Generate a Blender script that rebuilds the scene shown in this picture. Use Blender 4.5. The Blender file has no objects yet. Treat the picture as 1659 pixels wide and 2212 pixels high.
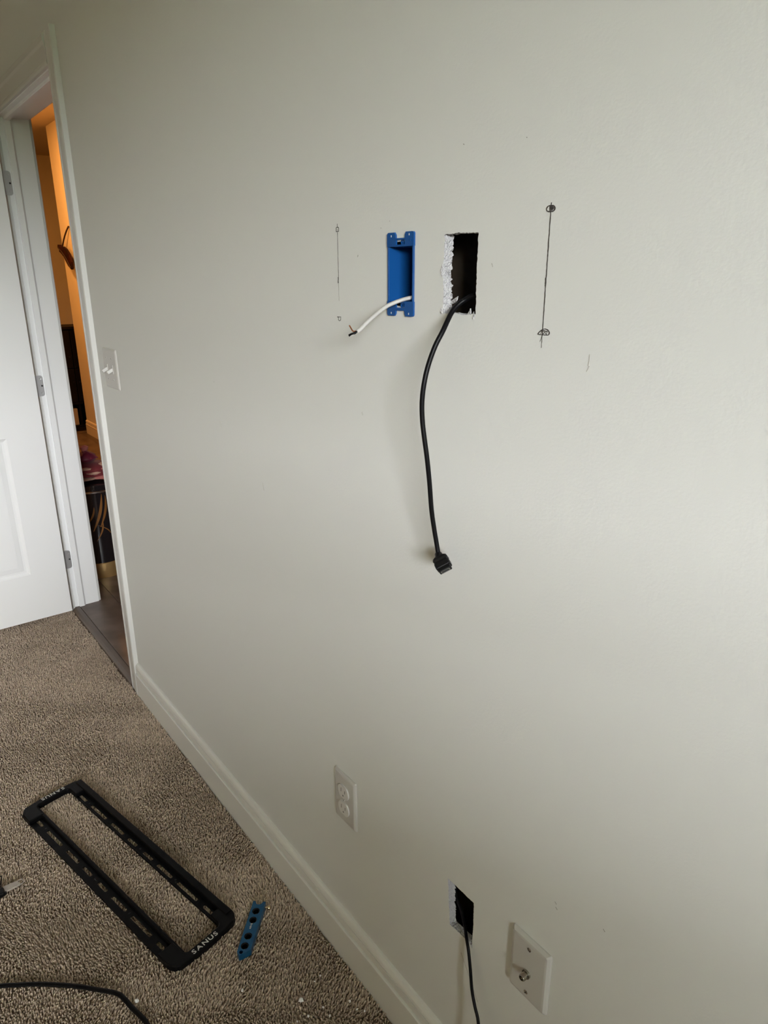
import bpy, bmesh, math, random
import numpy as np
from mathutils import Vector, Matrix
from mathutils.geometry import delaunay_2d_cdt

random.seed(7)
rng = np.random.default_rng(7)
scene = bpy.context.scene
COL = scene.collection

# ------------------------------------------------------------------ camera
cam_d = bpy.data.cameras.new('camera')
cam_d.sensor_fit = 'VERTICAL'; cam_d.sensor_height = 36.0; cam_d.lens = 24.455
cam_d.clip_start = 0.02; cam_d.clip_end = 200
cam = bpy.data.objects.new('camera', cam_d); COL.objects.link(cam)
RIGHT = Vector((0.6123, 0.7906, -0.0034)); FWD = Vector((-0.7504, 0.5798, -0.3173)); UP = Vector((-0.2488, 0.1968, 0.9483))
m3 = Matrix((RIGHT, UP, -FWD)).transposed()
cam.matrix_world = Matrix.Translation((0, -0.6226, 1.3829)) @ m3.to_4x4()
scene.camera = cam

# ------------------------------------------------------------------ light
scene.view_settings.view_transform = 'Standard'
scene.view_settings.look = 'None'
scene.view_settings.gamma = 1.0
scene.view_settings.use_curve_mapping = False
scene.view_settings.exposure = 0.0

world = bpy.data.worlds.new('overcast_sky'); scene.world = world
world.use_nodes = True
bgn = world.node_tree.nodes['Background']
bgn.inputs[0].default_value = (1.01, 0.99, 1.05, 1); bgn.inputs[1].default_value = 117.0

WX = 2.73                                   # window wall
WIN = (-2.75, -1.22, 1.13, 2.29)            # y0, y1, z0, z1 of the window
portal_d = bpy.data.lights.new('window_portal', 'AREA'); portal_d.shape = 'RECTANGLE'
portal_d.size = WIN[3]-WIN[2]; portal_d.size_y = WIN[1]-WIN[0]; portal_d.cycles.is_portal = True
portal = bpy.data.objects.new('window_portal', portal_d); COL.objects.link(portal)
portal.location = (WX+0.02, (WIN[0]+WIN[1])/2, (WIN[2]+WIN[3])/2); portal.rotation_euler = (0, math.radians(90), 0)

hall_d = bpy.data.lights.new('hall_ceiling_bulb', 'AREA'); hall_d.shape = 'DISK'; hall_d.size = 0.22; hall_d.energy = 27; hall_d.color = (1.0, 0.41, 0.10)
hall_l = bpy.data.objects.new('hall_ceiling_bulb', hall_d); COL.objects.link(hall_l); hall_l.location = (-6.0, 0.48, 2.585)

# ------------------------------------------------------------------ materials
def mat(name, col, rough=0.6, metal=0.0, spec=0.5, bump=None, mott=None, coat=0.0, sheen=0.0, bump2=None):
    """bump=(scale, strength, distance); mott=(scale, second colour, detail, lo, hi)"""
    m = bpy.data.materials.new(name); m.use_nodes = True
    nt = m.node_tree; b = nt.nodes['Principled BSDF']
    b.inputs['Base Color'].default_value = (*col, 1); b.inputs['Roughness'].default_value = rough
    b.inputs['Metallic'].default_value = metal; b.inputs['Specular IOR Level'].default_value = spec
    b.inputs['Coat Weight'].default_value = coat
    b.inputs['Sheen Weight'].default_value = sheen
    tc = nt.nodes.new('ShaderNodeTexCoord')
    if mott:
        n = nt.nodes.new('ShaderNodeTexNoise'); n.inputs['Scale'].default_value = mott[0]; n.inputs['Detail'].default_value = mott[2]
        nt.links.new(tc.outputs['Object'], n.inputs['Vector'])
        r = nt.nodes.new('ShaderNodeValToRGB')
        r.color_ramp.elements[0].position = mott[3]; r.color_ramp.elements[1].position = mott[4]
        r.color_ramp.elements[0].color = (*col, 1); r.color_ramp.elements[1].color = (*mott[1], 1)
        nt.links.new(n.outputs['Fac'], r.inputs['Fac']); nt.links.new(r.outputs['Color'], b.inputs['Base Color'])
    if bump:
        n = nt.nodes.new('ShaderNodeTexNoise'); n.inputs['Scale'].default_value = bump[0]; n.inputs['Detail'].default_value = 3
        nt.links.new(tc.outputs['Object'], n.inputs['Vector'])
        bp = nt.nodes.new('ShaderNodeBump'); bp.inputs['Strength'].default_value = bump[1]; bp.inputs['Distance'].default_value = bump[2]
        nt.links.new(n.outputs['Fac'], bp.inputs['Height']); nt.links.new(bp.outputs['Normal'], b.inputs['Normal'])
        if bump2:
            n2 = nt.nodes.new('ShaderNodeTexNoise'); n2.inputs['Scale'].default_value = bump2[0]; n2.inputs['Detail'].default_value = 2
            nt.links.new(tc.outputs['Object'], n2.inputs['Vector'])
            bp2 = nt.nodes.new('ShaderNodeBump'); bp2.inputs['Strength'].default_value = bump2[1]; bp2.inputs['Distance'].default_value = bump2[2]
            nt.links.new(n2.outputs['Fac'], bp2.inputs['Height']); nt.links.new(bp2.outputs['Normal'], bp.inputs['Normal'])
    return m

M = {}
M['paint'] = mat('wall_paint', (0.68, 0.687, 0.658), 0.62, spec=0.3, bump=(260, 0.22, 0.0012), bump2=(45, 0.12, 0.002))
M['bounce'] = mat('warm_bounce_paint', (0.68, 0.53, 0.36), 0.7, spec=0.2)  # made-up warm tone for unseen walls, sets the bounce light
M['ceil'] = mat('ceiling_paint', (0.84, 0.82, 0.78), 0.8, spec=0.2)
M['paper'] = mat('drywall_backing_paper', (0.16, 0.125, 0.09), 0.9, spec=0.1, mott=(30, (0.12, 0.09, 0.065), 3, .35, .65))
M['gypsum'] = mat('broken_gypsum', (0.52, 0.515, 0.52), 0.95, spec=0.1, bump=(420, 1.0, 0.0035), mott=(500, (0.62, 0.61, 0.61), 3, .35, .65))
M['trim'] = mat('trim_white_paint', (0.64, 0.635, 0.605), 0.38, spec=0.4, bump=(30, 0.05, 0.001))
M['door'] = mat('door_white_paint', (0.89, 0.895, 0.89), 0.42, spec=0.4, bump=(60, 0.06, 0.001))
M['base'] = mat('baseboard_paint', (0.72, 0.715, 0.67), 0.40, spec=0.4)
M['stud'] = mat('stud_pine', (0.42, 0.28, 0.15), 0.8, mott=(12, (0.34, 0.21, 0.1), 4, .35, .7))
M['plate'] = mat('white_plastic', (0.515, 0.50, 0.465), 0.38, spec=0.4)
M['plate_hi'] = mat('bright_white_plastic', (0.66, 0.645, 0.61), 0.32, spec=0.45)
M['slot'] = mat('shallow_slot', (0.20, 0.19, 0.17), 0.6)
M['dark'] = mat('dark_recess', (0.02, 0.02, 0.02), 0.7)
M['nickel'] = mat('nickel', (0.40, 0.38, 0.33), 0.22, metal=1.0)
M['satin'] = mat('satin_nickel_hinge', (0.50, 0.50, 0.50), 0.42, metal=0.7)
M['blue'] = mat('blue_pvc', (0.005, 0.074, 0.27), 0.42, spec=0.4, bump=(180, 0.08, 0.0006))
M['sheath'] = mat('white_cable_sheath', (0.53, 0.515, 0.485), 0.42)
M['copper'] = mat('copper', (0.50, 0.20, 0.10), 0.35, metal=1.0)
M['rubber'] = mat('black_cable_jacket', (0.0035, 0.0035, 0.004), 0.40, spec=0.16)
M['plug'] = mat('black_plug_plastic', (0.005, 0.005, 0.005), 0.45, spec=0.25, bump=(400, 0.1, 0.0004))
M['shell'] = mat('plug_metal', (0.35, 0.35, 0.33), 0.35, metal=1.0)
M['pencil'] = mat('pencil_graphite', (0.055, 0.05, 0.045), 0.6)
M['faint'] = mat('faint_graphite', (0.33, 0.32, 0.29), 0.6)
M['scuff'] = mat('scuff_mark', (0.50, 0.49, 0.45), 0.7)
M['steel_black'] = mat('black_powder_coat', (0.0025, 0.0025, 0.0028), 0.5, spec=0.13, bump=(300, 0.15, 0.0006))
M['cap_black'] = mat('black_end_cap', (0.003, 0.003, 0.0032), 0.5, spec=0.16, bump=(500, 0.2, 0.0005))
M['print'] = mat('white_print', (0.62, 0.60, 0.56), 0.6)
M['anod'] = mat('blue_anodised', (0.005, 0.085, 0.20), 0.36, metal=0.35, spec=0.6)
M['bush'] = mat('black_steel_bushing', (0.02, 0.02, 0.02), 0.35, metal=0.8)
M['brass'] = mat('brass', (0.65, 0.52, 0.32), 0.25, metal=1.0)
M['zinc'] = mat('zinc_plate', (0.50, 0.45, 0.40), 0.5, metal=0.2)
M['crumb'] = mat('plaster_crumb', (0.90, 0.88, 0.84), 0.9)
M['plankA'] = mat('dark_vinyl_plank', (0.115, 0.082, 0.062), 0.38, spec=0.45, mott=(9, (0.19, 0.145, 0.115), 6, .38, .7), bump=(40, .1, .0015))
M['strip'] = mat('transition_strip', (0.135, 0.098, 0.072), 0.45, mott=(14, (0.11, 0.085, 0.065), 4, .35, .7))
M['hallwall'] = mat('hall_paint', (0.78, 0.72, 0.60), 0.7, spec=0.2)
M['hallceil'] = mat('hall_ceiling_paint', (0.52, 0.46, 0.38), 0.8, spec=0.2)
M['lacquer'] = mat('black_lacquer', (0.012, 0.010, 0.011), 0.12, spec=0.6, coat=0.6)
M['gold'] = mat('hammered_gold', (0.85, 0.57, 0.24), 0.34, metal=0.85, bump=(60, 0.35, 0.003))
M['silver'] = mat('silver_rim', (0.72, 0.70, 0.68), 0.25, metal=1.0)
M['goldpaint'] = mat('gold_leaf_paint', (0.30, 0.13, 0.035), 0.35, metal=0.4)
M['red'] = mat('red_cloth', (0.15, 0.016, 0.020), 0.85, sheen=0.1)
M['pink'] = mat('pink_cloth', (0.45, 0.14, 0.12), 0.85, sheen=0.1)
M['cream'] = mat('cream_cloth', (0.52, 0.31, 0.22), 0.85, sheen=0.1)
M['magenta'] = mat('magenta_satin', (0.13, 0.008, 0.030), 0.5, sheen=0.1)
M['cabinet'] = mat('black_cabinet', (0.004, 0.0025, 0.002), 0.5, spec=0.2)
M['bin'] = mat('grey_bin_fabric', (0.42, 0.38, 0.34), 0.9)
M['leaf'] = mat('dark_red_leaf', (0.012, 0.003, 0.003), 0.6, spec=0.15, mott=(14, (0.030, 0.004, 0.003), 3, .4, .65))
M['twig'] = mat('brown_twig', (0.03, 0.015, 0.008), 0.8)
M['chest'] = mat('blocker_chest_wood', (0.20, 0.12, 0.07), 0.45, mott=(6, (0.14, 0.08, 0.045), 5, .35, .7))
M['hedge'] = mat('blocker_hedge_leaves', (0.045, 0.075, 0.03), 0.9, mott=(3, (0.02, 0.04, 0.015), 5, .35, .65))
M['lawn'] = mat('lawn', (0.06, 0.09, 0.04), 0.95)
pg = bpy.data.materials.new('window_glass'); pg.use_nodes = True
nt = pg.node_tree; nt.nodes.clear()
o_ = nt.nodes.new('ShaderNodeOutputMaterial'); t_ = nt.nodes.new('ShaderNodeBsdfTransparent'); g_ = nt.nodes.new('ShaderNodeBsdfGlossy'); x_ = nt.nodes.new('ShaderNodeMixShader')
t_.inputs[0].default_value = (0.94, 0.96, 0.95, 1); g_.inputs['Roughness'].default_value = 0.02; x_.inputs[0].default_value = 0.06
nt.links.new(t_.outputs[0], x_.inputs[1]); nt.links.new(g_.outputs[0], x_.inputs[2]); nt.links.new(x_.outputs[0], o_.inputs[0])
M['glass'] = pg

# carpet yarn: colour varies per tuft through a stored attribute
cm = bpy.data.materials.new('carpet_yarn'); cm.use_nodes = True
nt = cm.node_tree; b = nt.nodes['Principled BSDF']; b.inputs['Roughness'].default_value = 0.95; b.inputs['Specular IOR Level'].default_value = 0.1
b.inputs['Sheen Weight'].default_value = 0.25
at = nt.nodes.new('ShaderNodeAttribute'); at.attribute_name = 'tint'
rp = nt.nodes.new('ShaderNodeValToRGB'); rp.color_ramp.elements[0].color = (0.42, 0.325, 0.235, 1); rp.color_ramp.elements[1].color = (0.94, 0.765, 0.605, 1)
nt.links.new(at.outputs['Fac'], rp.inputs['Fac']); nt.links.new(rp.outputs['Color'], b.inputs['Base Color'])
M['yarn'] = cm
M['carpet'] = mat('carpet_backing', (0.36, 0.285, 0.215), 0.95, spec=0.05, mott=(350, (0.26, 0.205, 0.15), 4, .35, .65), bump=(300, 0.8, 0.004))

# ------------------------------------------------------------------ helpers
def link(name, me, m, parent=None):
    o = bpy.data.objects.new(name, me); COL.objects.link(o)
    if m is not None:
        if isinstance(m, (list, tuple)):
            for k in m: me.materials.append(M[k])
        elif not me.materials: me.materials.append(M[m])
    if parent is not None: o.parent = parent
    return o
def tag(o, label, cat, group=None):
    o['label'] = label; o['category'] = cat
    if group: o['group'] = group
    return o
def struct(o): o['kind'] = 'structure'; return o
def thing(name, label, cat, loc=(0, 0, 0), group=None):
    o = bpy.data.objects.new(name, None); COL.objects.link(o); o.location = loc; o.empty_display_size = 0.02
    return tag(o, label, cat, group)
def child(name, bm_or_me, m, parent, smooth=False):
    """a part in world coordinates under a thing that sits at parent.location"""
    me = bm_or_me if isinstance(bm_or_me, bpy.types.Mesh) else to_me(bm_or_me, name, smooth)
    o = link(name, me, m, parent)
    base = Vector((0, 0, 0)); p = parent
    while p is not None: base += p.location; p = p.parent
    o.location = -base
    return o
def to_me(bm, name, smooth=False):
    bmesh.ops.recalc_face_normals(bm, faces=bm.faces)
    me = bpy.data.meshes.new(name); bm.to_mesh(me); bm.free()
    if smooth:
        for p in me.polygons: p.use_smooth = True
        try: me.set_sharp_from_angle(angle=math.radians(40))
        except Exception: pass
    return me
def box(x0, x1, y0, y1, z0, z1, bev=0.0, seg=2, bm=None):
    b = bmesh.new()
    r = bmesh.ops.create_cube(b, size=1.0)
    for v in b.verts:
        v.co = Vector(((x0+x1)/2+v.co.x*(x1-x0), (y0+y1)/2+v.co.y*(y1-y0), (z0+z1)/2+v.co.z*(z1-z0)))
    if bev > 0: bmesh.ops.bevel(b, geom=b.edges[:], offset=bev, segments=seg, profile=0.5, affect='EDGES')
    if bm is None: return b
    return merge(bm, b)
def merge(a, b):
    vm = {}
    for v in b.verts: vm[v] = a.verts.new(v.co)
    for f in b.faces:
        try:
            nf = a.faces.new([vm[v] for v in f.verts]); nf.material_index = f.material_index; nf.smooth = f.smooth
        except ValueError: pass
    b.free(); return a
def resample(pts, step):
    P = [Vector(p) for p in pts]
    P = [P[0]*2-P[1]]+P+[P[-1]*2-P[-2]]
    out = []
    for i in range(1, len(P)-2):
        p0, p1, p2, p3 = P[i-1:i+3]
        n = max(1, int((p2-p1).length/step))
        for k in range(n):
            t = k/n
            out.append(0.5*((2*p1)+(-p0+p2)*t+(2*p0-5*p1+4*p2-p3)*t*t+(-p0+3*p1-3*p2+p3)*t**3))
    out.append(P[-2]); return out
def tube(pts, r, step=0.006, n=12, flat=1.0, up=Vector((0, 0, 1)), cap=True):
    """swept tube; r number or list per input fraction; flat squashes along the second normal"""
    P = resample(pts, step); b = bmesh.new(); rings = []
    prev = None
    for i, p in enumerate(P):
        t = (P[min(i+1, len(P)-1)]-P[max(i-1, 0)]).normalized()
        if prev is None:
            a = up if abs(t.dot(up)) < 0.9 else Vector((1, 0, 0))
            nrm = (a-t*a.dot(t)).normalized()
        else: nrm = (prev-t*prev.dot(t)).normalized()
        prev = nrm; bi = t.cross(nrm)
        f = i/max(1, len(P)-1)
        rr = r if not callable(r) else r(f)
        rings.append([b.verts.new(p+nrm*math.cos(2*math.pi*k/n)*rr*flat+bi*math.sin(2*math.pi*k/n)*rr) for k in range(n)])
    for i in range(len(rings)-1):
        for k in range(n): b.faces.new((rings[i][k], rings[i][(k+1) % n], rings[i+1][(k+1) % n], rings[i+1][k]))
    if cap: b.faces.new(rings[0][::-1]); b.faces.new(rings[-1])
    return b
def cyl(c0, c1, r0, r1=None, n=24):
    r1 = r0 if r1 is None else r1
    c0, c1 = Vector(c0), Vector(c1); t = (c1-c0).normalized()
    a = Vector((0, 0, 1)) if abs(t.z) < 0.9 else Vector((1, 0, 0))
    u = (a-t*a.dot(t)).normalized(); w = t.cross(u); b = bmesh.new()
    A = [b.verts.new(c0+(u*math.cos(2*math.pi*k/n)+w*math.sin(2*math.pi*k/n))*r0) for k in range(n)]
    B = [b.verts.new(c1+(u*math.cos(2*math.pi*k/n)+w*math.sin(2*math.pi*k/n))*r1) for k in range(n)]
    for k in range(n): b.faces.new((A[k], A[(k+1) % n], B[(k+1) % n], B[k]))
    b.faces.new(A[::-1]); b.faces.new(B); return b
def lathe(c, prof, n=40, axis=Vector((0, 0, 1)), closed=False):
    """profile of (radius, height) about an axis through c"""
    t = axis.normalized(); a = Vector((0, 0, 1)) if abs(t.z) < 0.9 else Vector((1, 0, 0))
    u = (a-t*a.dot(t)).normalized(); w = t.cross(u); b = bmesh.new(); c = Vector(c)
    R_ = [[b.verts.new(c+t*h+(u*math.cos(2*math.pi*k/n)+w*math.sin(2*math.pi*k/n))*max(r, 1e-5)) for k in range(n)] for r, h in prof]
    for i in range(len(R_)-1):
        for k in range(n): b.faces.new((R_[i][k], R_[i][(k+1) % n], R_[i+1][(k+1) % n], R_[i+1][k]))
    if closed:
        for k in range(n): b.faces.new((R_[-1][k], R_[-1][(k+1) % n], R_[0][(k+1) % n], R_[0][k]))
    return b
def inside(p, poly):
    c = False; x, y = p
    for i in range(len(poly)):
        x1, y1 = poly[i]; x2, y2 = poly[i-1]
        if (y1 > y) != (y2 > y) and x < (x2-x1)*(y-y1)/(y2-y1)+x1: c = not c
    return c
def cut_sheet(outer, holes, f0, f1, mats=(0, 0, 0), side_holes=True):
    """plate of a 2D outline with holes; f0 / f1 map (a,b) to the two faces"""
    V = []; E = []
    for lp in [outer]+holes:
        s = len(V); V += [Vector(p) for p in lp]; E += [(s+i, s+(i+1) % len(lp)) for i in range(len(lp))]
    vs, es, fs, *_ = delaunay_2d_cdt(V, E, [], 0, 1e-7)
    b = bmesh.new(); A = [b.verts.new(f0(v.x, v.y)) for v in vs]; B = [b.verts.new(f1(v.x, v.y)) for v in vs]
    for f in fs:
        c = sum((vs[i] for i in f), Vector((0, 0)))/len(f)
        if not inside(c, outer) or any(inside(c, h) for h in holes): continue
        q = b.faces.new([A[i] for i in f]); q.material_index = mats[0]
        q = b.faces.new([B[i] for i in f[::-1]]); q.material_index = mats[1]
    b.verts.index_update()
    idx = {v: i for i, v in enumerate(A)}
    bound = [e for e in b.edges if len(e.link_faces) == 1 and e.verts[0] in idx and e.verts[1] in idx]
    for e in bound:
        i, j = idx[e.verts[0]], idx[e.verts[1]]
        mid = (vs[i]+vs[j])/2
        if not side_holes and any(min((Vector(h[k])-vs[i]).length for k in range(len(h))) < 1e-6 for h in holes): continue
        q = b.faces.new((A[i], A[j], B[j], B[i])); q.material_index = mats[2]
    loose = [v for v in b.verts if not v.link_faces]
    bmesh.ops.delete(b, geom=loose, context='VERTS')
    return b
def extrude_profile(prof, axis, t0, t1, origin=(0, 0, 0), da=Vector((0, 1, 0)), db=Vector((0, 0, 1)), cap=True):
    """profile [(a,b)] in plane da/db swept along axis from t0 to t1"""
    b = bmesh.new(); o = Vector(origin); n = len(prof)
    A = [b.verts.new(o+da*p[0]+db*p[1]+axis*t0) for p in prof]; B = [b.verts.new(o+da*p[0]+db*p[1]+axis*t1) for p in prof]
    for k in range(n): b.faces.new((A[k], A[(k+1) % n], B[(k+1) % n], B[k]))
    if cap: b.faces.new(A[::-1]); b.faces.new(B)
    return b
def ragged(poly, step, amp):
    out = []
    for i in range(len(poly)):
        p, q = Vector(poly[i]), Vector(poly[(i+1) % len(poly)]); n = max(1, int((q-p).length/step))
        d = (q-p).normalized(); nn = Vector((-d.y, d.x))
        for k in range(n):
            a = p+(q-p)*(k/n)
            out.append(tuple(a+nn*(random.uniform(-amp, amp) if k else 0)+d*(random.uniform(-.2, .2)*step if k else 0)))
    return out

# ------------------------------------------------------------------ the setting: front wall with its cut-outs
X0, X1, CEIL = -5.2, WX, 2.6
YR = -5.0                                   # rear wall
HOLE1 = [(-0.6816, 1.4352), (-0.6592, 1.4356), (-0.6481, 1.4354), (-0.6234, 1.4343), (-0.6235, 1.4154), (-0.6236, 1.3898), (-0.6236, 1.3689), (-0.6230, 1.3424), (-0.6444, 1.3405), (-0.6585, 1.3425), (-0.6814, 1.3412), (-0.6811, 1.3683), (-0.6838, 1.393), (-0.6816, 1.4173)]
HOLE2 = [(-0.6385, 0.4566), (-0.6355, 0.4561), (-0.579, 0.4554), (-0.5778, 0.411), (-0.5788, 0.3654), (-0.5837, 0.3705), (-0.5951, 0.3673), (-0.6308, 0.3647), (-0.6350, 0.4106)]
CUTBOX = [(-0.7925, 1.3475), (-0.7392, 1.3475), (-0.7392, 1.4305), (-0.7925, 1.4305)]
h1, h2, h3 = ragged(HOLE1, .0020, .0006), ragged(HOLE2, .0024, .0005), ragged(CUTBOX, .004, .0004)
DOORCUT = (-3.065, -2.265, 1.955)
outer = [(X0, -0.012), (DOORCUT[0], -0.012), (DOORCUT[0], DOORCUT[2]), (DOORCUT[1], DOORCUT[2]), (DOORCUT[1], -0.012), (X1, -0.012), (X1, CEIL), (X0, CEIL)]
GY = 0.0127
bm = cut_sheet(outer, [h1, h2, h3], lambda a, c: (a, 0, c), lambda a, c: (a, GY, c), (0, 1, 1), side_holes=False)
wall_front = struct(link('wall_front', to_me(bm, 'wall_front'), ['paint', 'paper']))
for hp, lean in ((h1, 0.0022), (h2, 0.0016), (h3, 0.0)):
    b = bmesh.new(); rows = []; cx = sum(p[0] for p in hp)/len(hp); cz = sum(p[1] for p in hp)/len(hp)
    for k, y in enumerate((0, .0009, .003, .0055, .008, .0105, GY)):
        rows.append([b.verts.new((p[0]+(0 if k in (0,) else (random.gauss(0, .00030+.00075*(y/GY)**2)+(lean*(y/GY) if p[0] < cx-.02 else 0))),
                                  y+(0 if k in (0, 6) else random.gauss(0, .0003)), p[1]+(0 if k == 0 else random.gauss(0, .0004)))) for p in hp])
    n = len(hp)
    for i in range(len(rows)-1):
        for k in range(n): b.faces.new((rows[i][k], rows[i][(k+1) % n], rows[i+1][(k+1) % n], rows[i+1][k]))
    link('cut_edge', to_me(b, 'cut_edge'), 'gypsum', wall_front)
# torn flakes left standing in the holes
def flake(pts, th=0.0012):
    b = bmesh.new(); A = [b.verts.new(p) for p in pts]; B = [b.verts.new((p[0]+th*.4, p[1]+th, p[2]+th*.3)) for p in pts]
    n = len(pts)
    b.faces.new(A); b.faces.new(B[::-1])
    for k in range(n): b.faces.new((A[k], A[(k+1) % n], B[(k+1) % n], B[k]))
    return b
for pts in ([(-.6795, .010, 1.3555), (-.6700, .009, 1.3600), (-.6640, .008, 1.3622), (-.6655, .008, 1.3570), (-.6700, .009, 1.3540), (-.6780, .011, 1.3525)],
            [(-.6430, .004, 1.3405), (-.6385, .004, 1.3455), (-.6360, .003, 1.3485), (-.6350, .003, 1.3440), (-.6352, .003, 1.3412)],
            [(-.6338, .004, 1.3410), (-.6310, .004, 1.3450), (-.6296, .003, 1.3415)],
            [(-.6265, -.0006, 1.3425), (-.6272, -.0012, 1.3385), (-.6258, -.0008, 1.3362), (-.6250, -.0008, 1.3390), (-.6235, -.0006, 1.3420)],
            [(-.6842, -.0006, 1.3480), (-.6852, -.0012, 1.3440), (-.6842, -.0010, 1.3405), (-.6816, -.0006, 1.3412)],
            [(-.6842, -.0004, 1.4010), (-.6862, -.0012, 1.3945), (-.6858, -.0010, 1.3890), (-.6836, -.0004, 1.3850)],
            [(-.6350, .010, .4480), (-.6300, .012, .4500), (-.6260, .012, .4470), (-.6290, .012, .4440), (-.6345, .012, .4430)],
            [(-.6345, .004, .3660), (-.6250, .004, .3670), (-.6120, .003, .3660), (-.6000, .002, .3690), (-.5960, .002, .3665), (-.6100, .003, .3610), (-.6310, .005, .3630)],
            [(-.5835, -.0006, .3700), (-.5800, -.0016, .3660), (-.5778, -.001, .3630), (-.5772, -.0006, .3670)]):
    link('drywall_flake', to_me(flake(pts), 'drywall_flake'), 'gypsum', wall_front)

# studs inside the wall and the hall-side sheet
for xs in (-2.24, -1.715, -1.315, -0.916, -0.5175, -0.118, 0.28):
    link('wall_stud', to_me(box(xs-.019, xs+.019, GY+.0005, .0870, 0, CEIL-.01), 'wall_stud'), 'stud', wall_front)
bm = cut_sheet([(-7.6, -.012), (DOORCUT[0], -.012), (DOORCUT[0], DOORCUT[2]), (DOORCUT[1], DOORCUT[2]), (DOORCUT[1], -.012), (0.6, -.012), (0.6, CEIL), (-7.6, CEIL)], [],
               lambda a, c: (a, .100, c), lambda a, c: (a, .0873, c), (0, 1, 1))
struct(link('wall_hall_near', to_me(bm, 'wall_hall_near'), ['hallwall', 'paper']))
struct(link('wall_hall_far', to_me(box(-6.87, 0.6, 1.14, 1.26, -.012, CEIL), 'wall_hall_far'), 'hallwall'))
struct(link('wall_hall_end', to_me(box(-8.5, -8.4, -.1, 3.2, -.012, CEIL), 'wall_hall_end'), 'hallwall'))
struct(link('wall_hall_side', to_me(box(-8.4, -7.6, .0, .1, -.012, CEIL), 'wall_hall_side'), 'hallwall'))
struct(link('wall_hall_alcove', to_me(box(-8.4, -6.75, 3.1, 3.2, -.012, CEIL), 'wall_hall_alcove'), 'hallwall'))
struct(link('wall_hall_return', to_me(box(-6.87, -6.75, 1.26, 3.1, -.012, CEIL), 'wall_hall_return'), 'hallwall'))
struct(link('wall_hall_stop', to_me(box(0.6, 0.7, .1, 1.26, -.012, CEIL), 'wall_hall_stop'), 'hallwall'))
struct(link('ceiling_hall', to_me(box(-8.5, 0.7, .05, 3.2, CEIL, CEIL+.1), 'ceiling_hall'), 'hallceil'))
# the other walls of the room
struct(link('wall_left', to_me(box(X0-.1, X0, YR, 0.0127, -.012, CEIL), 'wall_left'), 'bounce'))
struct(link('wall_rear', to_me(box(X0-.1, X1+.1, YR-.1, YR, -.012, CEIL), 'wall_rear'), 'bounce'))
bm = cut_sheet([(YR, -.012), (0.0127, -.012), (0.0127, CEIL), (YR, CEIL)], [[(WIN[0], WIN[2]), (WIN[1], WIN[2]), (WIN[1], WIN[3]), (WIN[0], WIN[3])]],
               lambda a, c: (X1, a, c), lambda a, c: (X1+.12, a, c))
struct(link('wall_right', to_me(bm, 'wall_right'), 'paint'))
struct(link('ceiling', to_me(box(X0-.1, X1+.1, YR-.1, .05, CEIL, CEIL+.1), 'ceiling'), 'ceil'))
floor = struct(link('floor', to_me(box(X0-.1, X1+.1, YR-.1, -.004, -.06, -.009), 'floor'), 'carpet'))
struct(link('floor_hall', to_me(box(-8.5, .7, -.004, 3.2, -.06, .006), 'floor_hall'), 'strip'))
fh = bpy.data.objects['floor_hall']

# window (daylight comes through it)
win = struct(link('window_1', to_me(box(X1-.02, X1+.10, WIN[0]-.03, WIN[1]+.03, WIN[2]-.03, WIN[2], .004), 'window_sill'), 'trim'))
for a in ((WIN[0], WIN[0]+.045, WIN[2], WIN[3]), (WIN[1]-.045, WIN[1], WIN[2], WIN[3]), (WIN[0]+.045, WIN[1]-.045, WIN[2], WIN[2]+.045), (WIN[0]+.045, WIN[1]-.045, WIN[3]-.045, WIN[3]), (WIN[0]+.045, WIN[1]-.045, 1.69, 1.73)):
    link('window_frame', to_me(box(X1+.05, X1+.09, *a), 'window_frame'), 'trim', win)
for z0, z1 in ((WIN[2]+.045, 1.69), (1.73, WIN[3]-.045)):
    link('pane', to_me(box(X1+.068, X1+.072, WIN[0]+.045, WIN[1]-.045, z0, z1), 'pane'), 'glass', win)

# baseboard with its moulded top
PB = [(0, -.008), (-.0140, -.008), (-.0140, .0775), (-.0150, .0790), (-.0158, .0815), (-.0152, .0838), (-.0135, .0848), (-.0100, .0852), (-.0096, .0862), (-.0114, .0876), (-.0108, .1035), (-.0084, .1043), (-.0082, .1056), (-.0106, .1064), (-.0112, .1090), (-.0100, .1140), (-.0074, .1190), (-.0040, .1220), (0, .1230)]
bm = extrude_profile(PB, Vector((1, 0, 0)), -2.2045, X1)
me = to_me(bm, 'baseboard_front')
struct(link('baseboard_front', me, 'base'))
bm = extrude_profile([(-a, c) for a, c in PB], Vector((1, 0, 0)), -6.87, 0.6, origin=(0, 1.14, .012))
for v in bm.verts: v.co.y = 2*1.14-v.co.y
struct(link('baseboard_hall', to_me(bm, 'baseboard_hall'), 'hallwall'))

# door casing, jambs and head
JX = -3.040
RJ = -2.288
HZ = 1.935
PCAS = [(0, 0), (0, -.0085), (.006, -.0105), (.012, -.0105), (.016, -.0085), (.052, -.0115), (.060, -.0145), (.074, -.0150), (.078, -.0130), (.080, 0)]
def casing(name, org, along, across, t0, t1):
    b = bmesh.new(); n = len(PCAS); o = Vector(org)
    A = [b.verts.new(o+across*p[0]+Vector((0, p[1], 0))+along*t0) for p in PCAS]; B = [b.verts.new(o+across*p[0]+Vector((0, p[1], 0))+along*t1) for p in PCAS]
    for k in range(n): b.faces.new((A[k], A[(k+1) % n], B[(k+1) % n], B[k]))
    b.faces.new(A[::-1]); b.faces.new(B)
    return struct(link(name, to_me(b, name), 'trim'))
Z, Xv = Vector((0, 0, 1)), Vector((1, 0, 0))
casing('trim_1', (RJ+.004, -.0002, 0), Z, Xv, -.008, 2.0166)
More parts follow.
